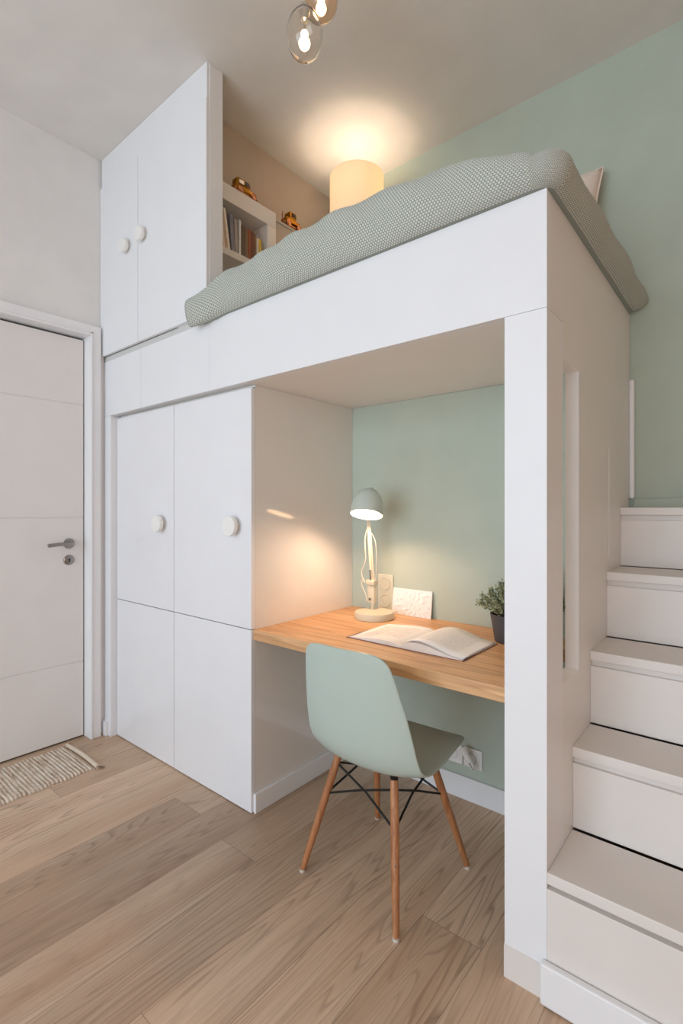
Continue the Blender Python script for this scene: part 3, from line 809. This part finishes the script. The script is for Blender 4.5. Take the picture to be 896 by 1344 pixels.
# ------------------------------------------------------------------ rug
RX0, RX1, RY0, RY1 = -2.728, -2.392, .30, 1.075
b = bmesh.new()
def rugf(u, v):
    x = RX0+(RX1-RX0)*u; y = RY0+(RY1-RY0)*v
    e = min(u, 1-u, v*2.3, (1-v)*2.3)
    return Vector((x+.004*math.sin(y*47), y, .004+.007*min(1, e*22)+.0012*math.sin(y*2*math.pi/.016+.8*math.sin(x*30))))
vs = grid(b, rugf, 40, 260)
nu = 40
bd = [vs[i][0] for i in range(nu)]+[vs[nu-1][j] for j in range(1, 260)]+[vs[i][259] for i in range(nu-2, -1, -1)]+[vs[0][j] for j in range(258, 0, -1)]
lo = [b.verts.new((v.co.x, v.co.y, .0005)) for v in bd]
for k in range(len(bd)):
    k2 = (k+1) % len(bd); b.faces.new((bd[k], bd[k2], lo[k2], lo[k]))
b.faces.new(lo)
rug = tag(obj('rug', b, 'rug', None, loc=((RX0+RX1)/2, .69, 0), smooth=180), 'beige and white woven rag rug on the floor by the door', 'rug')
b = bmesh.new(); tube(b, spline([(RX0+.004, RY1+.012, .009), (RX0+.17, RY1+.018, .010), (RX1+.004, RY1+.012, .009)], 8), .0095, 10)
tr = obj('end_binding', b, simple('binding_cream', (222, 206, 186), .9, bmp=.3), rug, smooth=60, label='cream bound end of the rug')
tm = simple('tassel_brown', (120, 98, 80), .9)
for x, sx_ in ((RX0-.002, -1), (RX1+.004, 1)):
    b = bmesh.new()
    for k in range(4):
        tube(b, spline([(x, RY1+.010+.003*k, .008), (x+.012*sx_, RY1+.02+.004*k, .006), (x+.024*sx_, RY1+.018+.007*k, .004)], 4), .0016, 5)
    obj('tassel', b, tm, rug)

# ------------------------------------------------------------------ bookcase, books and toy cars on the taupe wall
KX0, KX1 = XR+.001, -1.880; KY0, KY1 = 1.352, 1.752; KZ = 2.722
bk = thing('bookcase', 'white open wall bookcase beside the bed, cut off by the cupboard end', 'bookcase', (-1.94, 1.55, ZT))
obj('top_board', B(KX0, KX1, KY0, KY1, KZ-.078, KZ, bev=.0015), 'stair', bk)
obj('side_board', B(KX0, KX1, KY1-.058, KY1, 2.035, KZ-.079, bev=.0015), 'stair', bk)
obj('shelf', B(KX0, KX1-.004, KY0, KY1-.059, 2.396, 2.428, bev=.0015), 'stair', bk)
obj('shelf', B(KX0, KX1-.004, KY0, KY1-.059, 2.035, 2.06, bev=.0015), 'stair', bk)
obj('back_board', B(KX0, KX0+.004, KY0, KY1-.059, 2.061, KZ-.079), 'stair', bk)
lw = thing('low_unit', 'taupe closed ledge unit right of the bookcase under a toy car', 'cabinet', (-1.95, 2.0, ZT))
obj('body', B(KX0, KX1-.012, KY1+.001, YG-.002, 2.035, 2.690, bev=.0015), 'taupe', lw)
obj('ledge', B(KX0, KX1-.006, KY1+.001, YG-.002, 2.690, 2.704, bev=.0015), 'taupe', lw)
books = [ # thickness, height, colour, lean, text
    (.016, .190, (206, 186, 160), 7, 'tan paperback leaning at the left end of the shelf'), (.012, .192, (226, 206, 184), 7, 'cream thin book leaning second from the left'),
    (.014, .194, (190, 166, 142), 8, 'light brown book leaning third from the left'), (.013, .186, (236, 222, 206), 9, 'pale leaning book next to the upright blue-grey one'),
    (.020, .172, (128, 128, 140), 4, 'thick blue-grey book in the middle of the shelf'), (.017, .160, (160, 150, 146), 3, 'stone grey book right of the blue-grey one'),
    (.013, .166, (214, 214, 212), 0, 'white-spined slim book in the middle of the shelf'), (.022, .150, (92, 74, 58), 0, 'thick dark brown book right of the white-spined one'),
    (.018, .146, (120, 92, 66), 0, 'mid brown old book right of the thick dark one'), (.017, .148, (134, 66, 36), 0, 'red-brown leather book towards the right of the shelf'),
    (.018, .144, (98, 50, 34), 0, 'dark maroon book beside the red-brown one'), (.014, .140, (112, 80, 54), 0, 'small umber book left of the pale one'),
    (.014, .124, (216, 204, 184), 0, 'ivory short book next to the yellow one'), (.015, .126, (214, 178, 60), 0, 'yellow short book at the right end of the shelf')]
y = KY0+.064
for i, (t, h, col, lean, lab) in enumerate(books):
    dpt = .100+.004*math.sin(i*2.1)
    root = thing('book', lab, 'book', (KX1-.012-dpt/2, y+t/2, 2.428), 'books on the bookcase shelf')
    bx0, bx1 = KX1-.014-dpt, KX1-.012
    bm = bmesh.new()
    box(bm, bx0, bx1, y, y+.0018, 2.4285, 2.4285+h); box(bm, bx0, bx1, y+t-.0018, y+t, 2.4285, 2.4285+h); box(bm, bx1-.002, bx1+.0015, y, y+t, 2.4285, 2.4285+h, bev=.0008)
    for zz in (.15, .3, .72, .85):
        if col[0] < 150 and col[2] < 80: box(bm, bx1, bx1+.0022, y+.0006, y+t-.0006, 2.4285+h*zz, 2.4285+h*zz+.003)
    pb_ = B(bx0+.002, bx1-.002, y+.0018, y+t-.0018, 2.4305, 2.4285+h-.003)
    for g in (bm, pb_):
        if lean: bmesh.ops.rotate(g, verts=g.verts, cent=Vector((0, y+t, 2.4285)), matrix=Matrix.Rotation(R(lean), 3, 'X'))
    obj('cover', bm, simple('book_cover_%d' % i, col, .55, var=.12, nscale=60), root)
    obj('page_block', pb_, 'paper', root)
    y += t+.0012+(h*math.sin(R(max(0, lean-(books[i+1][3] if i+1 < len(books) else 0))))*.9)*.35

def toy_car(name, lab, c, ln, kind):
    r = thing(name, lab, 'toy car', c, 'toy cars on the ledge')
    x, y0, z = c; w = .046
    bm = bmesh.new()
    def arch_body(z0, z1, y0_, y1_, bev): box(bm, x-w/2, x+w/2, y0_, y1_, z0, z1, bev=bev, seg=3)
    if kind == 0:
        arch_body(z+.016, z+.046, y0-ln*.5, y0+ln*.5, .009)
        arch_body(z+.042, z+.078, y0-ln*.44, y0+ln*.20, .011)
    else:
        arch_body(z+.026, z+.050, y0-ln*.42, y0+ln*.46, .007)
        arch_body(z+.046, z+.088, y0-ln*.20, y0+ln*.22, .006)
    obj('body', bm, 'brass', r, smooth=40)
    bm = bmesh.new()
    if kind == 0:
        box(bm, x+w/2-.001, x+w/2+.0015, y0-ln*.08, y0+ln*.13, z+.050, z+.070, bev=.001)
        box(bm, x-w*.4, x+w*.4, y0+ln*.19, y0+ln*.207, z+.050, z+.070, bev=.001)
    else:
        box(bm, x+w/2-.001, x+w/2+.0015, y0-ln*.12, y0+ln*.14, z+.058, z+.080, bev=.001)
    obj('window', bm, 'smoke', r)
    bm = bmesh.new()
    if kind == 0: box(bm, x+w/2-.001, x+w/2+.0015, y0-ln*.36, y0-ln*.13, z+.048, z+.066, bev=.001)
    else: box(bm, x-w*.35, x+w*.35, y0+ln*.455, y0+ln*.48, z+.030, z+.046, bev=.001)
    obj('panel', bm, 'silver', r, label='pale silver panel')
    bm = bmesh.new()
    box(bm, x-w*.42, x+w*.42, y0-ln*.5, y0+ln*.52, z+.010, z+.018, bev=.003)
    for s in (-.5, .52): tube(bm, [(x-w*.5, y0+ln*s, z+.016), (x+w*.5, y0+ln*s, z+.016)], .004, 8)
    if kind: tube(bm, [(x, y0-ln*.42, z+.03), (x, y0-ln*.50, z+.06), (x, y0-ln*.46, z+.078)], .003, 8)
    obj('chassis', bm, 'bronze', r, smooth=40)
    for s in (-.30, .32):
        for sx_ in (-1, 1):
            bm = bmesh.new(); wr = .0165
            lathe(bm, [(0, .010), (wr*.45, .010), (wr*.55, .007), (wr*.8, .007), (wr, .009), (wr, 0), (0, 0)], (x+sx_*(w/2-.003), y0+ln*s, z+wr), (sx_, 0, 0), 22)
            obj('wheel', bm, 'bronze', r, smooth=40)
toy_car('toy_car', 'small boxy brass toy car on top of the bookcase', (-1.912, 1.570, KZ), .128, 0)
toy_car('toy_car', 'brass open toy car on the ledge between bookcase and glowing lamp', (-1.912, 1.885, 2.704), .118, 1)

# ------------------------------------------------------------------ drum lamp over the bed corner (wall bracket)
TX, TY = -1.600, 2.060
tl = thing('drum_lamp', 'cream drum-shaded lamp glowing in the corner above the bed', 'lamp', (TX, YG, 2.80))
b = bmesh.new(); z0, z1 = 2.706, 2.940
lathe(b, [(.138, 0), (.140, .0), (.140, z1-z0), (.138, z1-z0), (.138, 0)], (TX, TY, z0), n=64)
sd = obj('lamp_shade', b, 'shade', tl, smooth=60)
b = bmesh.new()
for k in range(3):
    a = R(120*k+30); tube(b, [(TX, TY, z1-.01), (TX+.137*math.cos(a), TY+.137*math.sin(a), z1-.01)], .002, 6)
obj('shade_spider', b, 'steel', sd)
b = bmesh.new(); tube(b, spline([(TX, YG, 2.76), (TX, TY+.18, 2.74), (TX, TY+.03, 2.73), (TX, TY, 2.745)], 5), .007, 10)
lathe(b, [(0, .02), (.04, .018), (.045, 0)], (TX, YG, 2.76), (0, -1, 0), 28)
lathe(b, [(0, 0), (.02, 0), (.02, .05), (0, .05)], (TX, TY, 2.74), n=20)
obj('bracket', b, 'cream', tl, smooth=40)
b = bmesh.new(); lathe(b, [(0, 0), (.013, .002), (.028, .03), (.030, .05), (.022, .072), (0, .082)], (TX, TY, 2.79), n=24)
obj('bulb', b, 'bulb', tl, smooth=180, label='lit warm bulb')

# ------------------------------------------------------------------ pendant with two glass globes
gl = [((-1.118, 1.166, 2.745), .058, .080, 'glassm'), ((-1.123, 1.251, 2.925), .056, .066, 'glass_warm')]
pc = (-1.12, 1.21)
pn = thing('pendant_light', 'ceiling pendant of egg-shaped clear glass globes with lit bulbs', 'lamp', (pc[0], pc[1], ZC))
b = bmesh.new(); lathe(b, [(0, -.022), (.07, -.022), (.075, -.018), (.075, 0)], (pc[0], pc[1], ZC), n=40)
obj('ceiling_rose', b, 'trim', pn, smooth=35)
for (x, y, z), rx, rz, mt in gl:
    pr = [(max(.0, rx*math.sin(R(a))*(1+.06*math.cos(R(a)))), -rz*math.cos(R(a))) for a in range(0, 166, 5)]
    pri = [(max(0, (r_-.0022)), h_*.965) for r_, h_ in pr]
    b = bmesh.new(); pr[0] = (0, pr[0][1]); pri[0] = (0, pri[0][1])
    lathe(b, pr+pri[::-1], (x, y, z), n=48)
    g = obj('glass_globe', b, mt, pn, smooth=180)
    b = bmesh.new(); lathe(b, [(0, rz*1.22), (.010, rz*1.22), (.014, rz*1.12), (.017, rz*.93), (.013, rz*.55), (.004, rz*.5), (.003, .012), (0, .012)], (x, y, z), n=24)
    obj('socket', b, 'silver', pn, smooth=40)
    b = bmesh.new(); lathe(b, [(0, -.012), (.006, -.0105), (.0105, -.006), (.012, 0), (.0105, .006), (.006, .0105), (0, .012)], (x, y, z+.0), n=20)
    obj('bulb', b, 'filament', pn, smooth=180)
    b = bmesh.new(); tube(b, [(x, y, z+rz*1.2), (x, y, ZC-.016 if math.hypot(x-pc[0], y-pc[1]) < .07 else ZC)], .0022, 8)
    obj('cord', b, 'cordm', pn)

# ------------------------------------------------------------------ light
def light(name, kind, loc, energy, col, **k):
    d = bpy.data.lights.new(name, kind); d.energy = energy; d.color = col
    for a, v in k.items(): setattr(d, a, v)
    o = bpy.data.objects.new(name, d); C.objects.link(o); o.location = loc; return o
sun = light('window_daylight', 'AREA', ((WX0+WX1)/2, YBK-.16, (WZ0+WZ1)/2), 112, (.70, .865, 1.0), shape='RECTANGLE', size=WX1-WX0-.1, size_y=WZ1-WZ0-.1)
sun.rotation_euler = (R(90), 0, 0)
light('drum_lamp_light', 'POINT', (TX, TY, 2.83), 8.6, (1, .78, .59), shadow_soft_size=.045)
light('desk_lamp_light', 'POINT', tuple(SC-ax*.036), 6.6, (1, .68, .47), shadow_soft_size=.022)
for (x, y, z), rx, rz, mt in gl:
    light('pendant_glow', 'POINT', (x, y, z-.03), 1.3, (1, .70, .45), shadow_soft_size=.02)
wd = bpy.data.worlds.new('sky'); bpy.context.scene.world = wd; wd.use_nodes = True
nt = wd.node_tree; bg = nt.nodes['Background']; sk = nt.nodes.new('ShaderNodeTexSky'); sk.sky_type = 'HOSEK_WILKIE'; sk.turbidity = 4
nt.links.new(sk.outputs[0], bg.inputs[0]); bg.inputs[1].default_value = .6

# ------------------------------------------------------------------ camera
cd = bpy.data.cameras.new('camera'); cam = bpy.data.objects.new('camera', cd); C.objects.link(cam)
F, CY, YAW = 658.28, 668.28, R(129.58)
cd.sensor_fit = 'VERTICAL'; cd.sensor_height = 36; cd.lens = F/1344*36
cd.shift_y = -(672-CY)/1344
cd.clip_start = .01
cam.location = (0, 0, 1.22)
fw = Vector((math.cos(YAW), math.sin(YAW), 0))
cam.rotation_euler = fw.to_track_quat('-Z', 'Y').to_euler()
sc = bpy.context.scene; sc.camera = cam
sc.view_settings.view_transform = 'Standard'; sc.view_settings.look = 'None'; sc.view_settings.gamma = 1; sc.view_settings.use_curve_mapping = False
sc.view_settings.exposure = 0.07
sc.cycles.use_denoising = True; sc.cycles.max_bounces = 10; sc.cycles.diffuse_bounces = 6; sc.cycles.transparent_max_bounces = 12
sc.cycles.sample_clamp_indirect = 4.0
sc.cycles.blur_glossy = .3
